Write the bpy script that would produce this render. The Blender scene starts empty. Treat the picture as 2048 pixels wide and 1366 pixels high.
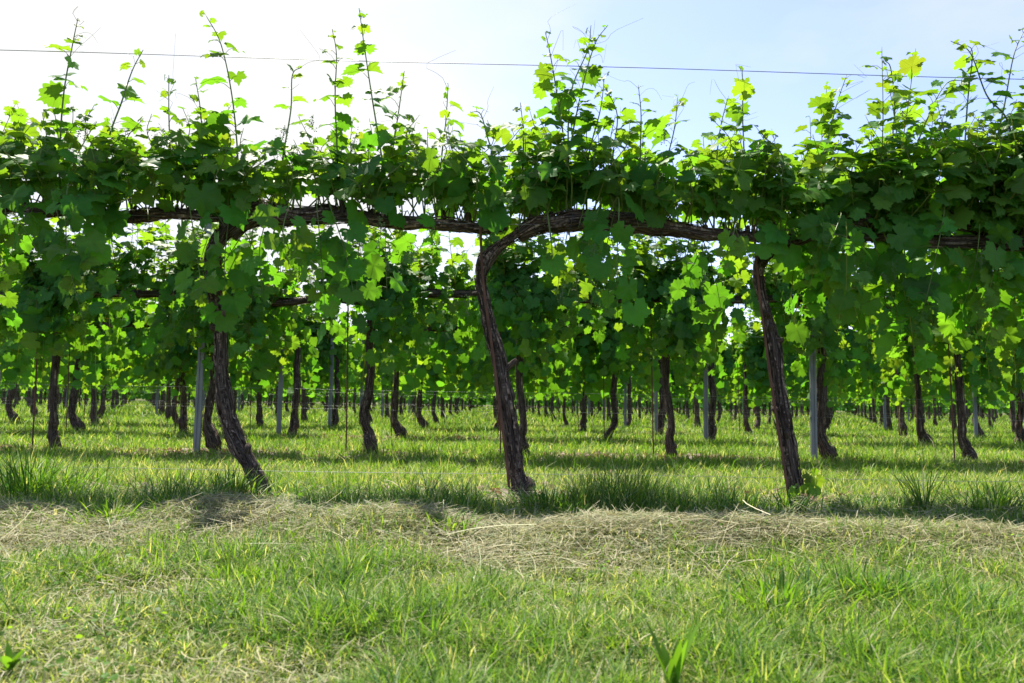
import bpy, math, random
import numpy as np
from mathutils import Matrix, Vector

R = math.radians
C = bpy.context.scene.collection
scene = bpy.context.scene

# ------------------------------------------------------------------ camera
F_PX, CAM_H = 1487.0, 0.482
YAW, PITCH, ROLL = R(1.39), R(4.69), R(0.97)
cam_d = bpy.data.cameras.new('camera')
cam = bpy.data.objects.new('camera', cam_d)
C.objects.link(cam)
cam_d.sensor_width = 36.0
cam_d.lens = F_PX / 2048 * 36.0
cam_d.clip_start, cam_d.clip_end = 0.05, 3000.0
cam_d.dof.use_dof = True
cam_d.dof.focus_distance = 4.0
cam_d.dof.aperture_fstop = 6.3
CAM_M = Matrix.Translation((0, 0, CAM_H)) @ Matrix.Rotation(-YAW, 4, 'Z') @ Matrix.Rotation(math.pi / 2 + PITCH, 4, 'X') @ Matrix.Rotation(ROLL, 4, 'Z')
cam.matrix_world = CAM_M
scene.camera = cam

# ------------------------------------------------------------------ world, sun, exposure
SUN_EL, SUN_AZ = R(61), R(-24)          # azimuth measured from +Y (the view) towards +X
world = bpy.data.worlds.new("World")
scene.world = world
world.use_nodes = True
wn, wl = world.node_tree.nodes, world.node_tree.links
wn.clear()
w_out = wn.new('ShaderNodeOutputWorld')
w_bg = wn.new('ShaderNodeBackground')
w_bg.inputs['Strength'].default_value = 0.088
sky = wn.new('ShaderNodeTexSky')
sky.sky_type = 'NISHITA'
sky.sun_disc = False
sky.sun_elevation = SUN_EL
sky.sun_rotation = SUN_AZ
sky.altitude = 100
sky.air_density, sky.dust_density, sky.ozone_density = 1.0, 0.7, 1.3
# thin bright cloud veil on the sun's side of the sky
w_tc = wn.new('ShaderNodeTexCoord')
w_map = wn.new('ShaderNodeMapping')
w_map.inputs['Scale'].default_value = (1.0, 1.0, 2.2)
w_noise = wn.new('ShaderNodeTexNoise')
w_noise.inputs['Scale'].default_value = 3.6
w_noise.inputs['Detail'].default_value = 5
w_noise.inputs['Roughness'].default_value = 0.5
w_dot = wn.new('ShaderNodeVectorMath'); w_dot.operation = 'DOT_PRODUCT'
gx, gz = R(-28), R(20)
w_dot.inputs[1].default_value = (math.sin(gx) * math.cos(gz), math.cos(gx) * math.cos(gz), math.sin(gz))
w_veil = wn.new('ShaderNodeMapRange'); w_veil.interpolation_type = 'SMOOTHSTEP'
w_veil.inputs['From Min'].default_value = 0.83
w_veil.inputs['From Max'].default_value = 0.985
w_add = wn.new('ShaderNodeMath'); w_add.operation = 'MULTIPLY_ADD'
w_add.inputs[1].default_value = 1.7
w_sub = wn.new('ShaderNodeMath'); w_sub.operation = 'SUBTRACT'; w_sub.use_clamp = True
w_sub.inputs[1].default_value = 0.84
w_mix = wn.new('ShaderNodeMix'); w_mix.data_type = 'RGBA'
VEIL = (3.75, 3.78, 3.75, 1)
w_mix.inputs['B'].default_value = VEIL
wl.new(w_tc.outputs['Generated'], w_map.inputs['Vector'])
wl.new(w_map.outputs['Vector'], w_noise.inputs['Vector'])
wl.new(w_tc.outputs['Generated'], w_dot.inputs[0])
wl.new(w_dot.outputs['Value'], w_veil.inputs['Value'])
wl.new(w_noise.outputs['Fac'], w_add.inputs[0])
wl.new(w_veil.outputs['Result'], w_add.inputs[2])
wl.new(w_add.outputs['Value'], w_sub.inputs[0])
wl.new(w_sub.outputs['Value'], w_mix.inputs['Factor'])
w_hue = wn.new('ShaderNodeVectorMath'); w_hue.operation = 'MULTIPLY'
w_hue.inputs[1].default_value = (1.05, 0.93, 1.02)
wl.new(sky.outputs['Color'], w_hue.inputs[0])
wl.new(w_hue.outputs[0], w_mix.inputs['A'])
wl.new(w_mix.outputs['Result'], w_bg.inputs['Color'])
wl.new(w_bg.outputs['Background'], w_out.inputs['Surface'])

sun_d = bpy.data.lights.new('sun', 'SUN')
sun_d.energy = 4.0
sun_d.angle = R(0.6)
sun_d.color = (1.0, 0.93, 0.80)
sun = bpy.data.objects.new('sun', sun_d)
C.objects.link(sun)
to_sun = Vector((math.sin(SUN_AZ) * math.cos(SUN_EL), math.cos(SUN_AZ) * math.cos(SUN_EL), math.sin(SUN_EL)))
sun.rotation_euler = to_sun.to_track_quat('Z', 'Y').to_euler()
sun.location = to_sun * 40

scene.view_settings.view_transform = 'Standard'
scene.view_settings.look = 'None'
scene.view_settings.gamma = 1.0
scene.view_settings.use_curve_mapping = False
scene.view_settings.exposure = 1.68
scene.render.engine = 'CYCLES'
scene.cycles.max_bounces = 10
scene.cycles.diffuse_bounces = 6
scene.cycles.glossy_bounces = 2
scene.cycles.transmission_bounces = 8
scene.cycles.transparent_max_bounces = 4
scene.cycles.sample_clamp_indirect = 6

# ------------------------------------------------------------------ helpers
def ray(px, py):
    d = CAM_M.to_3x3() @ Vector(((px - 1024) / F_PX, (683 - py) / F_PX, -1.0))
    return d

def at(px, py, Y):
    """World point on the upright plane at depth Y."""
    d = ray(px, py)
    t = Y / d.y
    return np.array((d.x * t, Y, CAM_H + d.z * t))

rng = np.random.default_rng(11)
_tab = np.random.default_rng(5).random((8, 256, 256))

def vnoise(x, y, k=0):
    x = np.asarray(x, float); y = np.asarray(y, float)
    xi, yi = np.floor(x).astype(int), np.floor(y).astype(int)
    fx, fy = x - xi, y - yi
    fx = fx * fx * (3 - 2 * fx); fy = fy * fy * (3 - 2 * fy)
    t = _tab[k % 8]
    a, b = t[xi & 255, yi & 255], t[(xi + 1) & 255, yi & 255]
    c, d = t[xi & 255, (yi + 1) & 255], t[(xi + 1) & 255, (yi + 1) & 255]
    return (a * (1 - fx) + b * fx) * (1 - fy) + (c * (1 - fx) + d * fx) * fy

def fbm(x, y, k=0, o=3):
    s, a, n = 0.0, 1.0, 0.0
    for i in range(o):
        s = s + a * vnoise(x * 2 ** i + 17.3 * i, y * 2 ** i + 5.1 * i, k + i)
        n += a; a *= 0.5
    return s / n

def norm(v):
    v = np.asarray(v, float)
    return v / np.maximum(np.linalg.norm(v, axis=-1, keepdims=True), 1e-9)

class MB:
    """Collects vertices and faces (numpy) for ONE mesh."""
    def __init__(self):
        self.v, self.f3, self.f4, self.c, self.u, self.n = [], [], [], [], [], 0
    def add(self, v, f3=None, f4=None, col=(1, 1, 1), uv=None):
        v = np.asarray(v, float).reshape(-1, 3)
        m = len(v)
        self.v.append(v)
        if f3 is not None and len(f3): self.f3.append(np.asarray(f3, int).reshape(-1, 3) + self.n)
        if f4 is not None and len(f4): self.f4.append(np.asarray(f4, int).reshape(-1, 4) + self.n)
        col = np.asarray(col, float)
        self.c.append(np.broadcast_to(col, (m, 3)) if col.ndim == 1 else col)
        self.u.append(np.zeros((m, 3)) if uv is None else np.asarray(uv, float))
        self.n += m
    def mesh(self, name, mat, smooth=True):
        me = bpy.data.meshes.new(name)
        v = np.concatenate(self.v)
        f3 = np.concatenate(self.f3) if self.f3 else np.zeros((0, 3), int)
        f4 = np.concatenate(self.f4) if self.f4 else np.zeros((0, 4), int)
        me.vertices.add(len(v))
        me.vertices.foreach_set('co', v.astype(np.float32).ravel())
        lv = np.concatenate([f3.ravel(), f4.ravel()])
        me.loops.add(len(lv))
        me.loops.foreach_set('vertex_index', lv.astype(np.int32))
        nf = len(f3) + len(f4)
        me.polygons.add(nf)
        st = np.concatenate([np.arange(len(f3)) * 3, len(f3) * 3 + np.arange(len(f4)) * 4])
        me.polygons.foreach_set('loop_start', st.astype(np.int32))
        me.polygons.foreach_set('use_smooth', np.full(nf, smooth, bool))
        a = me.attributes.new('Col', 'FLOAT_COLOR', 'POINT')
        c = np.ones((len(v), 4), np.float32); c[:, :3] = np.concatenate(self.c)
        a.data.foreach_set('color', c.ravel())
        b = me.attributes.new('co2', 'FLOAT_VECTOR', 'POINT')
        b.data.foreach_set('vector', np.concatenate(self.u).astype(np.float32).ravel())
        me.update(calc_edges=True)
        me.materials.append(mat)
        return me
    def obj(self, name, mat, parent=None, smooth=True):
        o = bpy.data.objects.new(name, self.mesh(name, mat, smooth))
        C.objects.link(o)
        if parent is not None: o.parent = parent
        return o

def tag(o, label=None, cat=None, group=None, kind=None):
    if label: o['label'] = label
    if cat: o['category'] = cat
    if group: o['group'] = group
    if kind: o['kind'] = kind
    return o

def empty(name, loc, rz=0.0):
    o = bpy.data.objects.new(name, None)
    C.objects.link(o)
    o.empty_display_size = 0.1
    o.location = loc
    o.rotation_euler = (0, 0, rz)
    return o

def copy_tree(o, parent=None):
    c = o.copy()
    C.objects.link(c)
    if parent is not None: c.parent = parent
    for ch in list(o.children): copy_tree(ch, c)
    return c

def resample(P, n):
    """Smooth (Catmull-Rom) resampling of control rows (any width) to n rows."""
    P = np.asarray(P, float)
    E = np.vstack([2 * P[0] - P[1], P, 2 * P[-1] - P[-2]])
    t = np.linspace(0, len(P) - 1 - 1e-6, n)
    i = t.astype(int); f = (t - i)[:, None]
    a, b, c, d = E[i], E[i + 1], E[i + 2], E[i + 3]
    return 0.5 * (2 * b + (c - a) * f + (2 * a - 5 * b + 4 * c - d) * f ** 2 + (3 * b - a - 3 * c + d) * f ** 3)

def frames(P):
    T = norm(np.gradient(P, axis=0))
    ref = np.array((0.0, 1.0, 0.0))
    U = np.zeros_like(P)
    u = ref - T[0] * T[0].dot(ref)
    if np.linalg.norm(u) < 0.1: u = np.array((1.0, 0, 0)) - T[0] * T[0][0]
    for i in range(len(P)):
        u = u - T[i] * T[i].dot(u); u = u / np.linalg.norm(u); U[i] = u
    return T, U, np.cross(T, U)

def tube(mb, P, rad, seg=6, col=(1, 1, 1), bark=0.0, seed=0, cap=True, off=0.0):
    P = np.asarray(P, float)
    n = len(P)
    rad = np.broadcast_to(np.asarray(rad, float), (n,))
    T, U, W = frames(P)
    s = np.concatenate([[0], np.cumsum(np.linalg.norm(np.diff(P, axis=0), axis=1))])
    th = np.arange(seg) / seg * 2 * np.pi
    rr = np.repeat(rad[:, None], seg, 1)
    if bark > 0:
        # stringy ridges: fast round the stem, slow along it, plus coarse lumps
        cx, cy = np.cos(th) * 3, np.sin(th) * 3
        tw = s[:, None] * 1.6
        k = seed * 7.7
        a = th[None, :] + 0.5 * np.sin(tw + k)
        ridge = np.abs(fbm(np.cos(a) * 4.2 + 40 + k, np.sin(a) * 4.2 + 40 + s[:, None] * 3.2, seed, 3) - 0.5) * 2
        lump = fbm(np.cos(th)[None, :] * 1.1 + 20 + k + 0 * tw, np.sin(th)[None, :] * 1.1 + s[:, None] * 9, seed + 2, 2) - 0.5
        rr = rr * (1 + bark * (1.1 * ridge - 0.35) + bark * 1.9 * lump)
    V = P[:, None, :] + rr[:, :, None] * (np.cos(th)[None, :, None] * U[:, None, :] + np.sin(th)[None, :, None] * W[:, None, :])
    i = np.arange(n - 1)[:, None] * seg; j = np.arange(seg)[None, :]; k2 = (j + 1) % seg
    f4 = np.stack([i + j, i + k2, i + seg + k2, i + seg + j], -1).reshape(-1, 4)
    uv = np.stack([np.repeat(np.cos(th)[None], n, 0), np.repeat(np.sin(th)[None], n, 0), np.repeat(s[:, None] + off, seg, 1)], -1).reshape(-1, 3)
    V = V.reshape(-1, 3)
    f3 = []
    if cap:
        V = np.vstack([V, P[0], P[-1]])
        uv = np.vstack([uv, (0, 0, off), (0, 0, off + s[-1])])
        b = n * seg
        f3 = [(b, (q + 1) % seg, q) for q in range(seg)] + [(b + 1, (n - 1) * seg + q, (n - 1) * seg + (q + 1) % seg) for q in range(seg)]
    mb.add(V, f3, f4, col, uv)

def box(mb, lo, hi, col=(1, 1, 1)):
    x0, y0, z0 = lo; x1, y1, z1 = hi
    v = [(x0, y0, z0), (x1, y0, z0), (x1, y1, z0), (x0, y1, z0), (x0, y0, z1), (x1, y0, z1), (x1, y1, z1), (x0, y1, z1)]
    mb.add(v, None, [(0, 3, 2, 1), (4, 5, 6, 7), (0, 1, 5, 4), (1, 2, 6, 5), (2, 3, 7, 6), (3, 0, 4, 7)], col)

# ------------------------------------------------------------------ materials
def new_mat(name):
    m = bpy.data.materials.new(name)
    m.use_nodes = True
    n, l = m.node_tree.nodes, m.node_tree.links
    n.clear()
    return m, n, l, n.new('ShaderNodeOutputMaterial')

def mathn(n, l, op, a, b=None, c=None, clamp=False):
    m = n.new('ShaderNodeMath'); m.operation = op; m.use_clamp = clamp
    for i, x in enumerate((a, b, c)):
        if x is None: continue
        if isinstance(x, (int, float)): m.inputs[i].default_value = x
        else: l.new(x, m.inputs[i])
    return m.outputs[0]

def leafy(name, trans=0.50, tcol=(3.5, 2.5, 0.50), rough=0.48, spec=0.15, veins=True, under=True):
    m, n, l, out = new_mat(name)
    at_ = n.new('ShaderNodeAttribute'); at_.attribute_name = 'Col'
    col = at_.outputs['Color']
    base = col
    if veins:
        uv = n.new('ShaderNodeAttribute'); uv.attribute_name = 'co2'
        sep = n.new('ShaderNodeSeparateXYZ'); l.new(uv.outputs['Vector'], sep.inputs[0])
        ax = mathn(n, l, 'ABSOLUTE', sep.outputs[0])
        fac = None
        for ang in (0, 54, 118):
            s, c = math.sin(R(ang)), math.cos(R(ang))
            d = mathn(n, l, 'ABSOLUTE', mathn(n, l, 'SUBTRACT', mathn(n, l, 'MULTIPLY', ax, c), mathn(n, l, 'MULTIPLY', sep.outputs[1], s)))
            along = mathn(n, l, 'ADD', mathn(n, l, 'MULTIPLY', ax, s), mathn(n, l, 'MULTIPLY', sep.outputs[1], c))
            w = mathn(n, l, 'MULTIPLY', mathn(n, l, 'LESS_THAN', d, 0.011), mathn(n, l, 'GREATER_THAN', along, 0.0))
            fac = w if fac is None else mathn(n, l, 'MAXIMUM', fac, w)
        # small side veins
        sv = mathn(n, l, 'LESS_THAN', mathn(n, l, 'FRACT', mathn(n, l, 'MULTIPLY', mathn(n, l, 'SUBTRACT', sep.outputs[1], mathn(n, l, 'MULTIPLY', ax, 0.75)), 8.5)), 0.12)
        fac = mathn(n, l, 'MAXIMUM', fac, mathn(n, l, 'MULTIPLY', sv, 0.45))
        nz = n.new('ShaderNodeTexNoise'); nz.inputs['Scale'].default_value = 6
        l.new(uv.outputs['Vector'], nz.inputs['Vector'])
        var = n.new('ShaderNodeMix'); var.data_type = 'RGBA'; var.blend_type = 'MULTIPLY'
        var.inputs['Factor'].default_value = 0.5
        l.new(col, var.inputs['A']); l.new(nz.outputs['Fac'], var.inputs['B'])
        sc = n.new('ShaderNodeVectorMath'); sc.operation = 'SCALE'; sc.inputs['Scale'].default_value = 1.33
        l.new(var.outputs['Result'], sc.inputs[0])
        mv = n.new('ShaderNodeMix'); mv.data_type = 'RGBA'
        l.new(mathn(n, l, 'MULTIPLY', fac, 0.34), mv.inputs['Factor'])
        l.new(sc.outputs[0], mv.inputs['A']); mv.inputs['B'].default_value = (0.17, 0.26, 0.07, 1)
        base = mv.outputs['Result']
        tmul = mathn(n, l, 'SUBTRACT', 1.0, mathn(n, l, 'MULTIPLY', fac, 0.22))
    face = base
    if under:
        geo = n.new('ShaderNodeNewGeometry')
        mu = n.new('ShaderNodeMix'); mu.data_type = 'RGBA'
        l.new(mathn(n, l, 'MULTIPLY', geo.outputs['Backfacing'], 0.1), mu.inputs['Factor'])
        l.new(base, mu.inputs['A']); mu.inputs['B'].default_value = (0.13, 0.20, 0.09, 1)
        face = mu.outputs['Result']
    p = n.new('ShaderNodeBsdfPrincipled')
    l.new(face, p.inputs['Base Color'])
    p.inputs['Roughness'].default_value = rough
    p.inputs['Specular IOR Level'].default_value = spec
    tr = n.new('ShaderNodeBsdfTranslucent')
    tm = n.new('ShaderNodeVectorMath'); tm.operation = 'MULTIPLY'
    l.new(col, tm.inputs[0]); tm.inputs[1].default_value = tcol
    tout = tm.outputs[0]
    if veins:
        ts = n.new('ShaderNodeVectorMath'); ts.operation = 'SCALE'
        l.new(tout, ts.inputs[0]); l.new(tmul, ts.inputs['Scale'])
        tout = ts.outputs[0]
    l.new(tout, tr.inputs['Color'])
    mx = n.new('ShaderNodeMixShader'); mx.inputs[0].default_value = trans
    l.new(p.outputs[0], mx.inputs[1]); l.new(tr.outputs[0], mx.inputs[2])
    l.new(mx.outputs[0], out.inputs['Surface'])
    return m

M_leaf = leafy('vine leaf')
M_leaf_far = leafy('vine leaf in the rows behind', veins=False)
M_grass = leafy('grass blade', trans=0.42, tcol=(1.7, 1.75, 0.65), rough=0.5, spec=0.18, veins=False, under=False)
M_hay = leafy('dry hay', trans=0.25, tcol=(1.2, 1.15, 0.9), rough=0.55, spec=0.25, veins=False, under=False)
M_stem = leafy('green shoot', trans=0.3, tcol=(1.6, 1.5, 0.6), rough=0.45, spec=0.4, veins=False, under=False)

def bark_mat():
    m, n, l, out = new_mat('shaggy vine bark')
    a = n.new('ShaderNodeAttribute'); a.attribute_name = 'co2'
    mp = n.new('ShaderNodeMapping'); mp.inputs['Scale'].default_value = (5.0, 5.0, 6.0)
    l.new(a.outputs['Vector'], mp.inputs['Vector'])
    n1 = n.new('ShaderNodeTexNoise'); n1.inputs['Scale'].default_value = 2.2; n1.inputs['Detail'].default_value = 6; n1.inputs['Roughness'].default_value = 0.65
    n1.inputs['Distortion'].default_value = 0.6
    l.new(mp.outputs[0], n1.inputs['Vector'])
    mp2 = n.new('ShaderNodeMapping'); mp2.inputs['Scale'].default_value = (1.2, 1.2, 5.0)
    l.new(a.outputs['Vector'], mp2.inputs['Vector'])
    n2 = n.new('ShaderNodeTexNoise'); n2.inputs['Scale'].default_value = 1.0; n2.inputs['Detail'].default_value = 2
    l.new(mp2.outputs[0], n2.inputs['Vector'])
    cr = n.new('ShaderNodeValToRGB')
    e = cr.color_ramp.elements
    e[0].position, e[0].color = 0.38, (0.018, 0.012, 0.009, 1)
    e[1].position, e[1].color = 0.68, (0.24, 0.20, 0.17, 1)
    x = cr.color_ramp.elements.new(0.5); x.color = (0.062, 0.050, 0.043, 1)
    l.new(n1.outputs['Fac'], cr.inputs[0])
    mix = n.new('ShaderNodeMix'); mix.data_type = 'RGBA'; mix.blend_type = 'MULTIPLY'
    cr2 = n.new('ShaderNodeValToRGB')
    cr2.color_ramp.elements[0].position, cr2.color_ramp.elements[0].color = 0.38, (1.03, 0.90, 0.82, 1)
    cr2.color_ramp.elements[1].position, cr2.color_ramp.elements[1].color = 0.62, (0.92, 0.92, 0.90, 1)
    l.new(n2.outputs['Fac'], cr2.inputs[0])
    mix.inputs['Factor'].default_value = 0.9
    l.new(cr.outputs[0], mix.inputs['A']); l.new(cr2.outputs[0], mix.inputs['B'])
    ac = n.new('ShaderNodeAttribute'); ac.attribute_name = 'Col'
    m3 = n.new('ShaderNodeMix'); m3.data_type = 'RGBA'; m3.blend_type = 'MULTIPLY'; m3.inputs['Factor'].default_value = 1
    l.new(mix.outputs['Result'], m3.inputs['A']); l.new(ac.outputs['Color'], m3.inputs['B'])
    p = n.new('ShaderNodeBsdfPrincipled')
    p.inputs['Roughness'].default_value = 0.9; p.inputs['Specular IOR Level'].default_value = 0.15
    l.new(m3.outputs['Result'], p.inputs['Base Color'])
    bp = n.new('ShaderNodeBump'); bp.inputs['Strength'].default_value = 0.8; bp.inputs['Distance'].default_value = 0.012
    l.new(n1.outputs['Fac'], bp.inputs['Height']); l.new(bp.outputs[0], p.inputs['Normal'])
    l.new(p.outputs[0], out.inputs['Surface'])
    return m

M_bark = bark_mat()

def plain(name, col, rough=0.5, metal=0.0, noise=0.0, nscale=20.0, col2=None):
    m, n, l, out = new_mat(name)
    p = n.new('ShaderNodeBsdfPrincipled')
    p.inputs['Roughness'].default_value = rough; p.inputs['Metallic'].default_value = metal
    if noise:
        tc = n.new('ShaderNodeTexCoord')
        mp = n.new('ShaderNodeMapping'); mp.inputs['Scale'].default_value = (1, 1, 0.25)
        l.new(tc.outputs['Object'], mp.inputs[0])
        nz = n.new('ShaderNodeTexNoise'); nz.inputs['Scale'].default_value = nscale; nz.inputs['Detail'].default_value = 5
        l.new(mp.outputs[0], nz.inputs['Vector'])
        cr = n.new('ShaderNodeValToRGB')
        cr.color_ramp.elements[0].position = 0.35; cr.color_ramp.elements[1].position = 0.68
        cr.color_ramp.elements[0].color = (*col, 1); cr.color_ramp.elements[1].color = (*(col2 or col), 1)
        l.new(nz.outputs['Fac'], cr.inputs[0]); l.new(cr.outputs[0], p.inputs['Base Color'])
    else:
        p.inputs['Base Color'].default_value = (*col, 1)
    l.new(p.outputs[0], out.inputs['Surface'])
    return m

M_steel = plain('weathered galvanised steel', (0.15, 0.168, 0.178), 0.6, 0.3, 1, 14, (0.24, 0.255, 0.255))
M_rust = plain('rusty rod', (0.075, 0.035, 0.022), 0.8, 0.2, 1, 40, (0.16, 0.075, 0.045))
M_wire = plain('galvanised wire', (0.22, 0.23, 0.235), 0.5, 0.5)
M_tie = plain('dark plastic tie', (0.03, 0.032, 0.035), 0.5)
M_grape = plain('unripe grape berry', (0.075, 0.15, 0.035), 0.45, 0.0)

def soil_mat():
    m, n, l, out = new_mat('turf and soil')
    tc = n.new('ShaderNodeTexCoord')
    n1 = n.new('ShaderNodeTexNoise'); n1.inputs['Scale'].default_value = 1.3; n1.inputs['Detail'].default_value = 5
    n2 = n.new('ShaderNodeTexNoise'); n2.inputs['Scale'].default_value = 38; n2.inputs['Detail'].default_value = 4
    l.new(tc.outputs['Object'], n1.inputs['Vector']); l.new(tc.outputs['Object'], n2.inputs['Vector'])
    cr = n.new('ShaderNodeValToRGB')
    cr.color_ramp.elements[0].position, cr.color_ramp.elements[0].color = 0.38, (0.060, 0.095, 0.025, 1)
    cr.color_ramp.elements[1].position, cr.color_ramp.elements[1].color = 0.66, (0.095, 0.100, 0.038, 1)
    l.new(n1.outputs['Fac'], cr.inputs[0])
    ac = n.new('ShaderNodeAttribute'); ac.attribute_name = 'Col'
    sp = n.new('ShaderNodeSeparateColor'); l.new(ac.outputs['Color'], sp.inputs[0])
    mx = n.new('ShaderNodeMix'); mx.data_type = 'RGBA'
    l.new(sp.outputs[0], mx.inputs['Factor']); l.new(cr.outputs[0], mx.inputs['A'])
    mx.inputs['B'].default_value = (0.20, 0.125, 0.08, 1)
    mm = n.new('ShaderNodeMix'); mm.data_type = 'RGBA'; mm.blend_type = 'MULTIPLY'; mm.inputs['Factor'].default_value = 0.8
    l.new(mx.outputs['Result'], mm.inputs['A']); l.new(n2.outputs['Fac'], mm.inputs['B'])
    sc = n.new('ShaderNodeVectorMath'); sc.operation = 'SCALE'; sc.inputs['Scale'].default_value = 1.6
    l.new(mm.outputs['Result'], sc.inputs[0])
    p = n.new('ShaderNodeBsdfPrincipled'); p.inputs['Roughness'].default_value = 0.95; p.inputs['Specular IOR Level'].default_value = 0.1
    l.new(sc.outputs[0], p.inputs['Base Color'])
    bp = n.new('ShaderNodeBump'); bp.inputs['Strength'].default_value = 0.7; bp.inputs['Distance'].default_value = 0.02
    l.new(n2.outputs['Fac'], bp.inputs['Height']); l.new(bp.outputs[0], p.inputs['Normal'])
    l.new(p.outputs[0], out.inputs['Surface'])
    return m
M_soil = soil_mat()

# ------------------------------------------------------------------ layout of the vineyard
ROW1, ROW_GAP, VINE_GAP = 3.75, 2.90, 1.35
X0 = float(at(1043, 985, ROW1)[0])
def row_y(r): return ROW1 + ROW_GAP * (r - 1)

HEAPS = []   # mown grass heaps: x, y, half-widths, height
for px, Y, sx, sy, h in [(430, 2.80, 0.26, 0.20, 0.10), (60, 2.70, 0.24, 0.2, 0.055), (560, 2.65, 0.22, 0.18, 0.045), (815, 2.6, 0.25, 0.22, 0.075),
                         (1210, 2.48, 0.22, 0.2, 0.060), (1480, 2.52, 0.34, 0.2, 0.065), (1760, 2.52, 0.3, 0.2, 0.035), (1990, 2.5, 0.25, 0.2, 0.04)]:
    HEAPS.append((float(at(px, 1000, Y)[0]), Y, sx, sy, h * .8))

def ground_z(x, y):
    x = np.asarray(x, float); y = np.asarray(y, float)
    near = np.clip((14 - y) / 8, 0, 1)
    z = near * (0.05 * (fbm(x * 0.9 + 50, y * 0.9 + 50, 1, 3) - 0.5))
    z = z + 0.028 * np.exp(-((y - 2.5) / 0.3) ** 2) * (0.5 + fbm(x * 2 + 9, y * 2 + 30, 3, 2))
    for hx, hy, sx, sy, h in HEAPS:
        z = z + h * np.exp(-((x - hx) / sx) ** 2 - ((y - hy) / sy) ** 2)
    return z

def bare(x, y):
    """How much bare soil / litter shows: a patchy strip under each row of vines."""
    ph = (np.asarray(y) - ROW1) / ROW_GAP
    d = np.abs(ph - np.round(ph)) * ROW_GAP
    strip = np.exp(-(d / 0.38) ** 2)
    return np.clip((fbm(np.asarray(x) * 1.1 + 80, np.asarray(y) * 2.0 + 80, 4, 3) - 0.32) * 3.6, 0, 1) * strip

def build_ground():
    xs = np.unique(np.concatenate([np.linspace(-6, 6, 241), -np.geomspace(6, 900, 40), np.geomspace(6, 900, 40)]))
    ys = np.unique(np.concatenate([np.linspace(-2, 10, 241), -np.geomspace(2, 300, 14), np.geomspace(10, 1500, 50)]))
    X, Y = np.meshgrid(xs, ys)
    Z = ground_z(X, Y)
    nx, ny = len(xs), len(ys)
    i = np.arange(ny - 1)[:, None] * nx; j = np.arange(nx - 1)[None]
    f4 = np.stack([i + j, i + j + 1, i + nx + j + 1, i + nx + j], -1).reshape(-1, 4)
    b = bare(X, Y).ravel()
    mb = MB()
    mb.add(np.stack([X, Y, Z], -1).reshape(-1, 3), None, f4, np.stack([b, b, b], -1))
    o = mb.obj('ground', M_soil)
    tag(o, 'green turf ground with bare soil strips under the vine rows', 'ground', kind='structure')
build_ground()

# ------------------------------------------------------------------ leaves
def leaf_template(k, hi=True):
    r = np.random.default_rng(100 + k)
    deep = (0.9, 1.0, 1.12, 0.82)[k % 4]
    ang = np.array([0, 12, 22, 33, 44, 58, 72, 84, 96, 110, 126, 144, 160, 172], float)
    rad = np.array([.66, .575, .53, .485 / deep, .53, .59, .545, .50, .465 / deep, .485, .51, .46, .39, .13])
    if hi:
        rad = rad * (1 + 0.07 * np.where(np.arange(14) % 2 == 0, 1, -1))
        # extra teeth between
        a2 = (ang[:-1] + ang[1:]) / 2; r2 = (rad[:-1] + rad[1:]) / 2 * (1 + 0.05 * np.where(np.arange(13) % 2 == 0, -1, 1))
        A = np.empty(27); A[0::2] = ang; A[1::2] = a2
        Rr = np.empty(27); Rr[0::2] = rad; Rr[1::2] = r2
    else:
        pick = [0, 3, 5, 8, 10, 12]
        A, Rr = ang[pick], rad[pick]
    A = np.concatenate([A, 360 - A[::-1][:-1] if A[0] == 0 else 360 - A[::-1]])
    Rr = np.concatenate([Rr, Rr[::-1][:-1]])
    Rr = Rr * (1 + 0.04 * r.standard_normal(len(Rr)))
    t = np.radians(A)
    cup, fold, ruf, ph = r.uniform(-0.55, -0.2), r.uniform(0.05, 0.38), r.uniform(0.012, 0.03), r.uniform(0, 6)
    def zz(x, y):
        rr = np.hypot(x, y)
        return cup * rr ** 2 + fold * np.abs(x) + ruf * np.sin(np.arctan2(x, y) * 5 + ph) * rr * rr * 4
    n = len(t)
    ring = np.stack([np.sin(t) * Rr, np.cos(t) * Rr], -1)
    if hi:
        inner = ring * 0.55
        xy = np.vstack([[(0, 0)], inner, ring])
        j = np.arange(n); k2 = (j + 1) % n
        f3 = np.stack([np.zeros(n, int), 1 + k2, 1 + j], -1)
        f4 = np.stack([1 + j, 1 + k2, 1 + n + k2, 1 + n + j], -1)
    else:
        xy = np.vstack([[(0, 0)], ring])
        j = np.arange(n); k2 = (j + 1) % n
        f3 = np.stack([np.zeros(n, int), 1 + k2, 1 + j], -1); f4 = np.zeros((0, 4), int)
    V = np.column_stack([xy, zz(xy[:, 0], xy[:, 1])])
    return V, f3, f4
T_HI = [leaf_template(k) for k in range(6)]
T_LO = [leaf_template(k, False) for k in range(4)]

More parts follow.
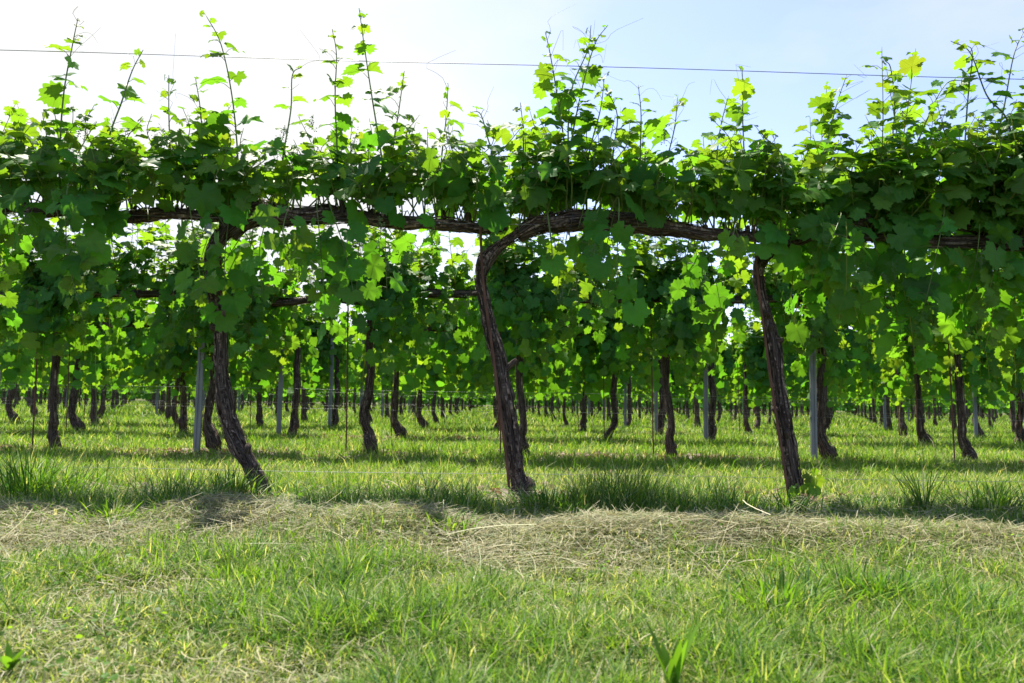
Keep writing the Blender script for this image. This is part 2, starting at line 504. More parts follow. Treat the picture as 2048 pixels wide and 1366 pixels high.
def add_leaves(mb, P, N, V, S, COL, templates, r):
    """Leaves at P with face normal N, tip direction V, width S, colour COL."""
    P, N, V, S, COL = map(np.asarray, (P, N, V, S, COL))
    if not len(P): return
    N = norm(N)
    V = norm(V - N * (V * N).sum(-1, keepdims=True))
    U = np.cross(V, N)
    pick = r.integers(0, len(templates), len(P))
    for k, (T, f3, f4) in enumerate(templates):
        ix = np.where(pick == k)[0]
        if not len(ix): continue
        m = len(T)
        tx = T[None] * S[ix][:, None, None]
        zs = r.uniform(0.5, 2.3, len(ix))[:, None, None]
        W = P[ix][:, None] + tx[..., 0:1] * U[ix][:, None] + tx[..., 1:2] * V[ix][:, None] + tx[..., 2:3] * zs * N[ix][:, None]
        o = (np.arange(len(ix)) * m)[:, None, None]
        mb.add(W.reshape(-1, 3), (f3[None] + o).reshape(-1, 3), (f4[None] + o).reshape(-1, 4) if len(f4) else None,
               np.repeat(COL[ix], m, 0), np.tile(T * np.array((1, 1, 0)) , (len(ix), 1)) + np.repeat(np.column_stack([0 * ix, 0 * ix, ix * 3.7]), m, 0))

def leaf_colour(r, n, young):
    """young 0..1: dark mature green to fresh yellow green."""
    a = np.array((0.038, 0.146, 0.024)); b = np.array((0.072, 0.165, 0.026))
    y = np.asarray(young)[:, None]
    c = a * (1 - y) + b * y
    c = c * r.uniform(0.75, 1.3, (n, 1))
    c[:, 0] *= r.uniform(0.85, 1.2, n)
    c = np.where((r.random(n) < .025)[:, None], c * np.array((1.0, .85, 1.1)), c)
    return c

def shoot_nodes(pts, step, r):
    L = np.linalg.norm(np.diff(pts, axis=0), axis=1).sum()
    n = max(5, int(L / 0.03))
    P = resample(pts, n)
    s = np.concatenate([[0], np.cumsum(np.linalg.norm(np.diff(P, axis=0), axis=1))])
    return P, s, L

def grow_shoot(stem, leaves, pts, r, row_y0=0.0, step=0.066, big=0.145, tip_small=True, lateral=0.6, templates=T_HI, petioles=True, tendril=False, cane=False, bare_to=0.04, youth=0.0, rad=0.0042, grow=0.026):
    """One shoot along control points: stem into `stem`, leaf blades into `leaves`."""
    P, s, L = shoot_nodes(np.asarray(pts, float), step, r)
    n = len(P)
    if stem is not None:
        cols = np.array((0.15, 0.22, 0.055)) if not cane else np.array((0.20, 0.14, 0.085))
        tube(stem, P, np.linspace(rad, rad * 0.32, n), 5, cols * r.uniform(.8, 1.15))
    T = norm(np.gradient(P, axis=0))
    pos, nn, vv, ss, yy = [], [], [], [], []
    side0 = r.uniform(0, 2 * math.pi)
    k = 0
    d = bare_to + r.uniform(0, step)
    while d < L - 0.008:
        i = min(int(np.searchsorted(s, d)), n - 1)
        p, t = P[i], T[i]
        from_tip = (L - d) / step
        size = min(big, 0.022 + grow * from_tip) if tip_small else big
        size *= r.uniform(0.62, 1.2)
        young = min(1.0, max(0.0, 1.0 - 0.115 * from_tip)) if tip_small else 0.0
        young = min(0.72, young + youth * r.uniform(0, 1))
        a = np.array((1.0, 0, 0)) if abs(t[2]) > 0.6 else np.array((0, 1.0, 0))
        e1 = norm(np.cross(t, a)); e2 = np.cross(t, e1)
        for rep in range(2 if (r.random() < lateral and from_tip > 3) else 1):
            ang = side0 + (k % 2) * math.pi + r.normal(0, 0.55) + rep * r.uniform(1, 5)
            out = e1 * math.cos(ang) + e2 * math.sin(ang)
            pd = norm(out * 0.85 + np.array((0, 0, 0.35)) + t * 0.25)
            sz = size * (1.0 if rep == 0 else r.uniform(0.45, 0.8))
            pl = sz * r.uniform(0.55, 0.85)
            q = p + pd * pl
            q[2] -= 0.12 * pl
            if petioles and stem is not None:
                tube(stem, np.array([p, p + pd * pl * 0.5 + np.array((0, 0, 0.006)), q]), np.array((0.0017, 0.0014, 0.0012)) * min(1, sz / 0.07 + .3), 3, (0.13, 0.14, 0.05), cap=False)
            hi = np.clip((q[2] - 1.35) / 0.5, 0, 1)
            face = np.sign(q[1] - row_y0 - 0.06) if r.random() < 0.75 else r.choice((-1, 1))
            outw = np.array((r.normal(0, 0.45), face * 1.0, 0))
            wu = 0.42 + 0.85 * hi
            N = np.array((0, 0, wu)) + outw * (1.0 - 0.55 * hi) + r.normal(0, 0.33, 3)
            V = pd * 0.75 + np.array((0, 0, -0.75 + 0.35 * hi)) + r.normal(0, 0.3, 3)
            if sz < 0.05:
                N = N + r.normal(0, .6, 3); V = pd + t * .6
            pos.append(q); nn.append(N); vv.append(V); ss.append(sz); yy.append(young)
        if tendril and from_tip < 7 and r.random() < 0.32 and stem is not None:
            tl = r.uniform(0.06, 0.17)
            dr = norm(-e1 * math.cos(side0 + (k % 2) * math.pi) - e2 * math.sin(side0 + (k % 2) * math.pi) + t * 0.9)
            b = p + dr * tl * 0.5
            cpt = np.array([p, b, b + (dr * 0.6 + r.normal(0, .5, 3)) * tl * 0.4, b + (dr * .6 + r.normal(0, .6, 3)) * tl * 0.75])
            tube(stem, resample(cpt, 8), np.linspace(0.0011, 0.0005, 8), 3, (0.16, 0.19, 0.06), cap=False)
        k += 1
        d += step * r.uniform(0.8, 1.2) * (0.55 + 0.45 * min(1, from_tip / 6) if tip_small else 1)
    m = len(pos)
    if m:
        add_leaves(leaves, pos, nn, vv, np.array(ss), leaf_colour(r, m, yy), templates, r)
    return m

def bark_strips(mb, P, rad, r, count, col=(1, 1, 1)):
    """Loose peeling strips of bark lying along a woody stem."""
    n = len(P)
    T, U, W = frames(P)
    for _ in range(count):
        i0 = int(r.integers(0, n - 8)); ln = int(r.integers(5, min(22, n - i0)))
        th = r.uniform(0, 2 * math.pi); tw = r.normal(0, 0.25)
        ii = np.arange(i0, i0 + ln)
        t = np.linspace(0, 1, ln)
        a = th + tw * t
        lift = 1.05 + r.uniform(0.02, 0.42) * t ** 3 + r.uniform(0, 0.3) * (1 - t) ** 4
        rd = (rad[ii] * lift)[:, None]
        w = r.uniform(0.0025, 0.0085)
        nr = np.cos(a)[:, None] * U[ii] + np.sin(a)[:, None] * W[ii]
        tn = -np.sin(a)[:, None] * U[ii] + np.cos(a)[:, None] * W[ii]
        wd = (w * np.sin(np.pi * (0.12 + 0.8 * t)))[:, None]
        A, B, D = P[ii] + nr * rd - tn * wd, P[ii] + nr * (rd + 0.002) , P[ii] + nr * rd + tn * wd
        V = np.stack([A, B, D], 1).reshape(-1, 3)
        j = np.arange(ln - 1)[:, None] * 3
        f4 = np.concatenate([np.stack([j + q, j + q + 1, j + q + 4, j + q + 3], -1).reshape(-1, 4) for q in (0, 1)])
        uv = np.column_stack([np.repeat(np.cos(a), 3), np.repeat(np.sin(a), 3), np.repeat(t * ln * 0.02, 3) + r.uniform(0, 9)])
        mb.add(V, None, f4, np.array(col) * r.uniform(0.6, 1.9), uv)

def woody(name, ctrl, parent, r, seed, n=90, seg=26, bark=0.30, strips=70, knots=(), col=(1, 1, 1)):
    Q = resample(np.asarray(ctrl, float), n)
    P, rad = Q[:, :3].copy(), np.maximum(Q[:, 3], 0.006)
    if n > 60:
        q = np.linspace(0, 1, n) * 9
        rad = rad * (1 + .5 * (fbm(q * 1.3 + seed, q * 0 + 3, 1, 3) - .5))
        env = np.sin(np.pi * np.linspace(0, 1, n))[:, None]
        P += env * .035 * np.stack([fbm(q * .7 + seed, q * 0 + k, k, 2) - .5 for k in (2, 4, 6)], -1)
    mb = MB()
    tube(mb, P, rad, seg, col, bark, seed)
    for (i, dx, dy, dz, rr_) in knots:
        b = P[int(i * (n - 1))]
        K = np.array([b, b + np.array((dx, dy, dz)) * 0.6, b + np.array((dx, dy, dz))])
        tube(mb, resample(K, 9), np.array([rr_ * 1.1, rr_ * 1.15, rr_ * 1.1, rr_, rr_, rr_ * .95, rr_ * .9, rr_ * .8, rr_ * .5]), 14, col, bark, seed + 1)
    if strips: bark_strips(mb, P, rad, r, strips, col)
    return mb.obj(name, M_bark, parent)

_ico = None
def grape_cluster(parent, p, r, size=0.09):
    mb = MB()
    t = np.linspace(0, 1, 6)[:, None]
    tip = p + np.array((r.normal(0, .02), r.normal(0, .02), -size if r.random() < .5 else size * 0.7))
    tube(mb, p * (1 - t) + tip * t, np.linspace(.0016, .0008, 6), 4)
    o8 = np.array([(1, 0, 0), (-1, 0, 0), (0, 1, 0), (0, -1, 0), (0, 0, 1), (0, 0, -1)], float)
    f8 = [(0, 2, 4), (2, 1, 4), (1, 3, 4), (3, 0, 4), (2, 0, 5), (1, 2, 5), (3, 1, 5), (0, 3, 5)]
    for i in range(46):
        u = r.random()
        w = 0.026 * (1 - 0.75 * u)
        c = p * (1 - u) + tip * u + r.normal(0, 1, 3) * w * 0.6
        mb.add(c + o8 * r.uniform(.0022, .0038), f8)
        if i % 3 == 0:
            b = p * (1 - u) + tip * u
            tube(mb, np.array([b, c]), .0006, 3, cap=False)
    return mb.obj('grape_cluster', M_grape, parent)

# ------------------------------------------------------------------ the front row of vines, shaped after the photograph
PXM = ROW1 / F_PX     # metres per photo pixel at the front row
ORD = ['zeroth', 'first', 'second', 'third', 'fourth', 'fifth', 'sixth', 'seventh', 'eighth', 'ninth', 'tenth', 'eleventh', 'twelfth', 'thirteenth', 'fourteenth', 'fifteenth', 'sixteenth', 'seventeenth', 'eighteenth', 'nineteenth', 'twentieth',
       'twenty first', 'twenty second', 'twenty third', 'twenty fourth', 'twenty fifth', 'twenty sixth', 'twenty seventh', 'twenty eighth', 'twenty ninth', 'thirtieth', 'thirty first', 'thirty second', 'thirty third', 'thirty fourth', 'thirty fifth', 'thirty sixth']

def P1(px, py, hw, dy=0.0, k=0.71):
    return np.append(at(px, py, ROW1 + dy), hw * PXM * k)

FRONT = {
    'far_left': dict(
        trunk=[(-18, 1000, 24), (-30, 950, 21), (-50, 870, 20), (-62, 760, 18), (-72, 640, 18), (-80, 540, 19), (-60, 460, 21), (-20, 420, 23)],
        cordon=[(-24, 424, 22), (20, 412, 19), (70, 420, 15), (130, 412, 17), (200, 428, 14), (270, 436, 15), (330, 430, 12), (385, 428, 12), (430, 436, 9), (470, 440, 4)],
        knots=[(0.35, 0.0, -0.05, 0.03, 0.03)],
        label='grapevine at the left edge of the front row, only its cordon and leaves in view'),
    'left': dict(
        trunk=[(537, 1005, 18), (522, 968, 20), (500, 930, 21), (478, 890, 21), (463, 850, 21), (452, 800, 21), (446, 745, 18), (440, 690, 18), (432, 630, 17), (424, 570, 16), (422, 520, 17), (436, 482, 19), (462, 452, 22)],
        cordon=[(452, 462, 21), (482, 437, 24), (522, 424, 25), (565, 430, 22), (620, 428, 20), (680, 432, 16), (740, 436, 13), (800, 443, 12), (860, 446, 11), (920, 452, 11), (970, 456, 9), (1015, 458, 4)],
        knots=[(0.22, 0.03, -0.04, 0.05, 0.022), (0.62, -0.03, -0.05, 0.02, 0.02)],
        label='left front grapevine, trunk leaning away from its foot beside a steel post'),
    'middle': dict(
        trunk=[(1048, 1008, 30), (1042, 968, 27), (1032, 930, 20), (1026, 880, 19), (1018, 825, 20), (1008, 770, 20), (998, 715, 20), (985, 660, 18), (973, 605, 17), (966, 560, 16), (970, 527, 18), (990, 500, 15), (1016, 480, 13), (1050, 460, 14)],
        cordon=[(1036, 470, 13), (1075, 450, 17), (1120, 446, 22), (1180, 440, 22), (1235, 448, 23), (1290, 450, 18), (1350, 458, 15), (1410, 466, 12), (1470, 470, 11), (1520, 474, 9), (1570, 474, 4)],
        knots=[(0.06, 0.045, -0.04, 0.05, 0.040), (0.42, 0.075, 0.0, 0.075, 0.016)],
        label='front grapevine in the middle with an S bent trunk standing clear of leaves'),
    'right': dict(
        trunk=[(1597, 1012, 18), (1590, 968, 20), (1580, 925, 22), (1572, 880, 22), (1564, 830, 20), (1558, 775, 18), (1550, 715, 17), (1540, 660, 14), (1530, 610, 13), (1522, 560, 13), (1530, 515, 15), (1565, 488, 16), (1605, 468, 15)],
        cordon=[(1590, 476, 15), (1640, 460, 14), (1700, 450, 14), (1760, 452, 13), (1820, 450, 15), (1870, 443, 19), (1930, 450, 15), (1990, 456, 12), (2050, 460, 10), (2105, 464, 7)],
        knots=[(0.25, -0.02, -0.05, 0.05, 0.02)],
        label='front grapevine on the right with a straight reddish trunk leaning left under dense leaves'),
}
ytop_x = [0, 100, 200, 300, 400, 500, 600, 700, 780, 900, 980, 1050, 1150, 1250, 1350, 1450, 1550, 1650, 1750, 1850, 1950, 2048, 2200]
ytop_y = [205, 205, 225, 262, 215, 262, 245, 205, 245, 245, 258, 245, 205, 235, 285, 240, 240, 268, 275, 255, 200, 230, 240]
ybot_x = [-60, 0, 80, 130, 165, 220, 350, 385, 450, 520, 560, 650, 700, 740, 800, 900, 950, 1010, 1080, 1150, 1230, 1300, 1400, 1480, 1520, 1560, 1620, 1700, 1760, 1810, 1860, 1950, 2048, 2200]
ybot_y = [640, 640, 600, 600, 690, 500, 500, 640, 670, 640, 600, 700, 690, 640, 540, 570, 500, 500, 640, 690, 650, 640, 690, 660, 620, 560, 580, 710, 735, 640, 660, 720, 750, 750]
yden_y = [.7, .8, .7, .6, .3, .12, .15, .5, .8, .8, .7, .9, .9, .6, .35, .4, .2, .25, .8, 1, .95, .95, 1, 1, .8, .6, .8, 1, 1, .8, .95, 1, 1, 1]

TALL = [  # base to tip, photo pixels along each long shoot above the canopy
    [(120, 330), (132, 190), (138, 90), (152, 36)], [(215, 300), (240, 200), (268, 140), (284, 100)], [(340, 330), (342, 230), (340, 150)],
    [(405, 330), (402, 230), (388, 155)], [(475, 330), (462, 200), (445, 90), (422, 30)], [(560, 320), (570, 220), (584, 150), (602, 134)],
    [(672, 330), (672, 200), (668, 110), (664, 58)], [(770, 330), (742, 200), (726, 90), (716, 16)], [(785, 330), (798, 220), (815, 142)],
    [(880, 330), (888, 240), (892, 170)], [(1000, 340), (985, 280), (960, 228), (944, 224)], [(1050, 340), (1048, 270), (1036, 205)],
    [(1130, 330), (1116, 200), (1104, 110), (1092, 64)], [(1135, 330), (1150, 190), (1170, 100), (1184, 50)], [(1140, 330), (1160, 190), (1188, 90), (1218, 50)],
    [(1175, 320), (1192, 220), (1206, 150)], [(1230, 320), (1226, 230), (1216, 172)], [(1286, 320), (1286, 230), (1284, 170)],
    [(1320, 360), (1345, 260), (1360, 190)], [(1425, 340), (1440, 260), (1460, 192)], [(1480, 350), (1480, 230), (1488, 134)],
    [(1575, 340), (1578, 220), (1576, 104)], [(1645, 330), (1670, 220), (1694, 150)], [(1775, 350), (1788, 230), (1790, 140), (1772, 120)],
    [(1810, 350), (1850, 250), (1895, 170), (1925, 160)], [(1925, 330), (1938, 210), (1948, 110), (1936, 90)], [(2020, 260), (1990, 190), (1950, 105), (1900, 82)],
    [(1990, 330), (2010, 210), (2030, 110), (2044, 55)], [(2048, 330), (2060, 200), (2070, 120)]]

def front_vine(key, spec, seed):
    r = np.random.default_rng(seed)
    tr = np.array([P1(*p) for p in spec['trunk']])
    co = np.array([P1(p[0], p[1], p[2], 0.015 * math.sin(i * 1.7), 0.80 if spec is FRONT['far_left'] else 0.98) for i, p in enumerate(spec['cordon'])])
    base = np.append(tr[0][:2], 0.0)
    base[2] = float(ground_z(base[0], base[1]))
    b4 = np.append(base, 0)
    tr[0][2] = base[2] - 0.03
    t = empty('grapevine', base)
    tag(t, spec['label'], 'grapevine', 'grapevines of the front row')
    woody('trunk', tr - b4, t, r, seed, n=150, seg=40, strips=230, bark=0.42, knots=list(spec['knots']) + [(u, r.normal(0, .035), -abs(r.normal(.03, .01)), r.uniform(-.01, .03), r.uniform(.009, .018)) for u in r.uniform(.08, .8, 6)])
    woody('cordon', co - b4, t, r, seed + 3, n=120, seg=30, strips=230, bark=0.46, knots=[(u, r.normal(0, .025), r.normal(0, .025), r.uniform(.03, .075), r.uniform(.007, .016)) for u in np.linspace(.1, .93, 12)])
    Qc = resample(co, 60)
    for u in (14, 33, 48):
        k = MB(); a = np.linspace(0, 2 * math.pi, 18)
        rr = Qc[u][3] * 1.22
        tube(k, Qc[u][:3] - base + np.stack([.01 * np.sin(a), rr * np.cos(a), rr * np.sin(a)], -1), .0022, 5)
        k.obj('tie', M_tie, t)
    def shoot(pts, **kw):
        stem, lv = MB(), MB()
        m = grow_shoot(stem, lv, np.asarray(pts) - base, r, row_y0=ROW1 - base[1], **kw)
        s = stem.obj('shoot', M_stem, t)
        if m: lv.obj('foliage', M_leaf, s)
    Q = resample(co, 60)[:, :3]
    pxs = np.interp(np.linspace(0, 1, 60), np.linspace(0, 1, len(spec['cordon'])), [p[0] for p in spec['cordon']])
    lo, hi = pxs.min(), pxs.max()
    # upright shoots
    for px in np.arange(lo, hi, 13.0):
        px2 = px + r.uniform(-6, 6)
        i = int(np.argmin(abs(pxs - px2)))
        p = Q[i] + np.array((0, r.normal(0, .02), .02))
        yt = np.interp(px2, ytop_x, ytop_y) + abs(r.normal(0, 60)) + r.choice((-22, 5))
        dy = r.uniform(-0.30, 0.26)
        tip = at(px2 + r.normal(0, 38), yt, ROW1 + dy)
        m1 = p * 0.62 + tip * 0.38 + np.array((r.normal(0, .05), dy * 0.35, 0.02))
        m2 = p * 0.28 + tip * 0.72 + np.array((r.normal(0, .04), dy * 0.25, 0.02))
        shoot([p, m1, m2, tip], lateral=0.72, big=0.118, youth=0.08, bare_to=.12 if key == 'right' else .07)
    # shorter ones that close the band above the cordon
    for px in np.arange(lo, hi, 23.0):
        px2 = px + r.uniform(-8, 8)
        p = Q[int(np.argmin(abs(pxs - px2)))] + np.array((0, r.normal(0, .02), .02))
        tip = at(px2 + r.normal(0, 30), r.uniform(290, 372), ROW1 + r.uniform(-.28, .28))
        shoot([p, p * .5 + tip * .5 + np.array((0, r.normal(0, .04), .03)), tip], lateral=.5, big=.12, step=.07, bare_to=.09, tip_small=r.random() < .6)
    for pts in TALL:
        if not (lo <= pts[0][0] < hi or (key == 'right' and pts[0][0] >= lo) or (key == 'far_left' and pts[0][0] < hi)): continue
        if key == 'middle' and pts[0][0] >= 1500: continue
        dy = r.uniform(-0.14, 0.1)
        i = int(np.argmin(abs(pxs - pts[0][0])))
        W = [Q[i] + np.array((0, 0, .02))] + [at(x + r.normal(0, 5), y, ROW1 + dy * (0.5 + 0.2 * k) + r.normal(0, .02)) for k, (x, y) in enumerate(pts)]
        shoot(W, lateral=0.25, big=0.115, step=0.062, tendril=True, youth=0.12, rad=0.0058, grow=0.020)
    # drooping shoots
    for px in np.arange(lo, hi, 24.0):
        px2 = px + r.uniform(-10, 10)
        if r.random() > np.interp(px2, ybot_x, yden_y) * (.46 if px2 > 1560 else .62 if px2 > 1040 else .95 if 420 < px2 < 560 else 1): continue
        i = int(np.argmin(abs(pxs - px2)))
        yb = np.interp(px2, ybot_x, ybot_y) - abs(r.normal(0, 75)) - (22 if px2 > 1040 else 0)
        yb = max(yb, 500)
        sg = -1 if r.random() < 0.58 else 1
        dy = sg * r.uniform(0.06, 0.36)
        p = Q[i] + np.array((0, sg * .02, 0.0))
        e = at(px2 + r.normal(0, 26), yb, ROW1 + dy)
        a = p + np.array((r.normal(0, .05), dy * 0.55, r.uniform(0.02, 0.10)))
        b = np.array((e[0] * .6 + p[0] * .4, p[1] + dy * 0.95, p[2] * 0.55 + e[2] * 0.45))
        shoot([p, a, b, e], lateral=0.55, big=0.118, tip_small=r.random() < 0.55, step=0.062, bare_to=0.30)
    # a few leaves close along the cordon itself
    for q in range(8):
        i = int(r.integers(3, 57))
        if (key == 'left' and pxs[i] < 660) or (key == 'right' and pxs[i] > 1720): continue
        p = Q[i]
        e = p + np.array((r.normal(0, .10), -r.uniform(.10, .24), r.uniform(-.10, .12)))
        shoot([p, p * .5 + e * .5 + np.array((0, 0, .05)), e], big=0.15, tip_small=False, lateral=.3, step=.085)
    for q in range(5):
        i = int(r.integers(4, 56))
        grape_cluster(t, Q[i] - base + np.array((r.normal(0, .06), r.uniform(-.30, -.05), r.uniform(.22, .48))), r)
    for q in range(6):     # clusters among the hanging shoots
        i = int(r.integers(4, 56))
        grape_cluster(t, Q[i] - base + np.array((r.normal(0, .08), r.uniform(-.34, -.12), -r.uniform(.10, .42))), r)
    return t

vines = {k: front_vine(k, s, 31 + 10 * i) for i, (k, s) in enumerate(FRONT.items())}

# the leafy sucker at the foot of the right-hand vine
def sucker():
    r = np.random.default_rng(77)
    t = vines['right']
    b = np.array(t.location)
    stem, lv = MB(), MB()
    p0 = at(1606, 1010, ROW1 - 0.06); p0[2] = float(ground_z(p0[0], p0[1]))
    for tipx, tipy in ((1622, 950), (1600, 975), (1630, 985)):
        tip = at(tipx, tipy, ROW1 - 0.1)
        grow_shoot(stem, lv, np.array([p0, p0 * .5 + tip * .5 + np.array((.01, -.02, 0)), tip]) - b, r, row_y0=ROW1 - b[1], step=.03, big=0.07, lateral=.3, youth=.5)
    s = stem.obj('sucker', M_stem, t)
    lv.obj('foliage', M_leaf, s)
sucker()

# ------------------------------------------------------------------ vines of the rows behind: a few built, then copied
def generic_vine(seed, detail):
    r = np.random.default_rng(seed)
    foot = r.uniform(0.0, 0.10); lean = r.uniform(-0.07, 0.03); f = r.uniform(0.66, 0.98)
    zc = 1.40
    tr = np.array([(foot, 0, -.04, .055 * f), (foot * .75, r.normal(0, .01), .06, .068 * f), (foot * .25, 0, .16, .058 * f), (r.normal(-.01, .02), r.normal(0, .015), .30, .045 * f), (lean * .35 + r.normal(0, .012), 0, .6, .042 * f),
                   (lean * .8 + r.normal(0, .015), r.normal(0, .02), .95, .040 * f), (lean, 0, 1.2, .040 * f), (lean + .06, 0, 1.33, .042 * f)])
    co = np.array([(lean + .03, 0, 1.30, .042 * f), (lean + .12, 0, zc - .02, .044 * f), (.35, r.normal(0, .01), zc + r.normal(0, .015), .042), (.65, 0, zc + r.normal(0, .02), .034), (.95, r.normal(0, .01), zc + r.normal(0, .02), .028), (1.2, 0, zc, .024), (1.36, 0, zc - .01, .014)])
    t = empty('grapevine', (0, 0, 0))
    hi = detail >= 2
    woody('trunk', tr, t, r, seed, n=70 if hi else 26, seg=20 if hi else 9, strips=60 if hi else 0, bark=.32, knots=[(r.uniform(.05, .2), r.choice((-1, 1)) * .05, -.03, .03, .03)] if hi else ())
    woody('cordon', co, t, r, seed + 1, n=50 if hi else 20, seg=14 if hi else 7, strips=40 if hi else 0, bark=.34)
    lv = MB()
    Q = resample(co, 40)[:, :3]
    tm = T_HI if detail >= 3 else T_LO
    nu, nd = (40, 25) if detail >= 2 else (34, 24)
    for k in range(nu):
        p = Q[int(r.integers(1, 39))]
        tall = r.random() < 0.2
        L = r.uniform(.72, .98) if tall else r.uniform(.30, .70)
        dy = r.uniform(-.3, .3)
        tip = p + np.array((r.normal(0, .11), dy, L))
        mid = p * .5 + tip * .5 + np.array((r.normal(0, .05), dy * .3, .02))
        grow_shoot(lv if detail >= 2 else None, lv, [p, mid, tip], r, lateral=.6, big=.120 if detail >= 2 else .135, step=.062 if detail >= 2 else .08, templates=tm, petioles=detail >= 3, youth=.28)
    for k in range(nd):
        p = Q[int(r.integers(1, 39))]
        L = abs(r.normal(.30, .24)) + .12 if detail >= 3 else abs(r.normal(.42, .26)) + .12
        L = min(L, .72 if detail >= 3 else .86)
        sg = r.choice((-1, 1)); dy = sg * r.uniform(.08, .36)
        e = p + np.array((r.normal(0, .10), dy, -L))
        a = p + np.array((r.normal(0, .04), dy * .6, .06))
        grow_shoot(lv if detail >= 2 else None, lv, [p, a, p * .45 + e * .55 + np.array((0, dy * .4, 0)), e], r, lateral=.55, big=.128, step=.066 if detail >= 2 else .08, tip_small=r.random() < .5, templates=tm, petioles=detail >= 3, youth=.18)
    lv.obj('crown', M_leaf if detail >= 3 else M_leaf_far, t)
    return t

protos = {3: [generic_vine(300 + i * 7, 3) for i in range(6)], 2: [generic_vine(500 + i * 7, 2) for i in range(5)], 1: [generic_vine(700 + i * 7, 1) for i in range(5)]}
used = set()
pick = np.random.default_rng(3)
look = ['slender', 'sturdy', 'twisted', 'straight', 'leaning', 'thick footed']

def place_vine(row, col, label, group):
    det = 3 if row <= 2 else (2 if row <= 4 else 1)
    pl = protos[det]
    k = int(pick.integers(0, len(pl)))
    src = pl[k]
    first = src.name not in used
    o = src if first else copy_tree(src)
    used.add(src.name)
    x, y = X0 + VINE_GAP * col + pick.normal(0, .03), row_y(row) + pick.normal(0, .02)
    o.location = (x, y, float(ground_z(x, y)))
    if row == 2: x += .07 + .06 * (col == 0)
    o.location.x = x
    o.rotation_euler = (0, 0, 0 if pick.random() < .7 or row == 2 else math.pi)
    if o.rotation_euler[2] > 1: o.location.x += .0
    s = pick.uniform(.96, 1.05)
    o.scale = (1, pick.uniform(.92, 1.1), s)
    tag(o, label, 'grapevine', group)
    return o, first

def cols_for(row, margin):
    y = row_y(row)
    a = (-0.6886 + 0.0243) * y - margin; b = (0.6886 + 0.0243) * y + margin
    return int(math.ceil((a - X0) / VINE_GAP)), int(math.floor((b - X0) / VINE_GAP))

for c in (-3, 2, 3):
    o, _ = place_vine(1, c + (.12 if c > 0 else 0), {-3: 'grapevine of the front row just beyond the left edge of the picture', 2: 'grapevine of the front row at the right edge beside the post', 3: 'grapevine of the front row beyond the right edge of the picture'}[c], 'grapevines of the front row')
LAST = 12
for row in range(2, LAST + 1):
    a, b = cols_for(row, 0.9 if row < 5 else 0.3)
    for i, c in enumerate(range(a, b + 1)):
        post = c % 4 == 2
        where = 'beside a steel post' if post else 'between the posts'
        place_vine(row, c, f'grapevine {where} in the {ORD[row]} row, {ORD[i + 1]} from the left', f'grapevines of the {ORD[row]} row')

# ------------------------------------------------------------------ the rows too far to count: one mass
def distant():
    r = np.random.default_rng(9)
    mb = MB()
    for row in range(LAST + 1, LAST + 19):
        y = row_y(row)
        a, b = cols_for(row, 2)
        for c in range(a, b + 1):
            x = X0 + VINE_GAP * c + r.normal(0, .04)
            tube(mb, np.array([(x + r.uniform(0, .1), y, -.05), (x, y, .3), (x + r.normal(0, .03), y, 1.35)]), (.06, .045, .04), 5, np.array((.06, .042, .032)) * r.uniform(.6, 1.3))
            m = 190
            P = np.stack([x + r.uniform(-.7, .7, m), y + r.normal(0, .22, m), np.clip(1.16 + r.normal(0, .40, m), .42, 2.1)], -1)
            N = np.stack([r.normal(0, .5, m), -np.abs(r.normal(.5, .5, m)), r.uniform(.1, 1.1, m)], -1)
            V = np.stack([r.normal(0, .5, m), r.normal(0, .4, m), -np.ones(m) * .7], -1)
            add_leaves(mb, P, N, V, r.uniform(.15, .25, m), leaf_colour(r, m, np.clip((P[:, 2] - 1.4) * .6, 0, .5)), T_LO, r)
    o = mb.obj('distant_vineyard', M_leaf_far)
    tag(o, 'far vine rows merging into one green mass', 'vineyard', kind='stuff')
distant()

# ------------------------------------------------------------------ steel posts, rods, wires
def steel_post():
    t = empty('steel_post', (0, 0, 0))
    mb = MB()
    h = 2.06
    w, d, th = .026, .020, .003       # open profile: web, two flanges, two lips, a rib down the web
    box(mb, (-w, 0, -.1), (-.008, th, h)); box(mb, (.008, 0, -.1), (w, th, h))
    box(mb, (-.008, .005, -.1), (.008, .005 + th, h))
    box(mb, (-.0095, .0005, -.1), (-.0065, .0078, h)); box(mb, (.0065, .0005, -.1), (.0095, .0078, h))
    box(mb, (-w - th, .001, -.1), (-w - .0003, d, h)); box(mb, (w + .0003, .001, -.1), (w + th, d, h))
    box(mb, (-w - .0005, d - th - .0005, -.1), (-w + .008, d - .0007, h)); box(mb, (w - .008, d - th - .0005, -.1), (w + .0005, d - .0007, h))
    mb.obj('profile', M_steel, t, smooth=False)
    for z in (.38, .46, .56, .64, 1.0, 1.38, 1.75, 2.0):
        k = MB()
        for sx in (-1, 1):
            box(k, (sx * (w + th + .004) - .0038, .004, z), (sx * (w + th + .004) + .0038, .012, z + .012))
        k.obj('wire_hook', M_steel, t, smooth=False)
    return t
sp = steel_post()
first_post = True
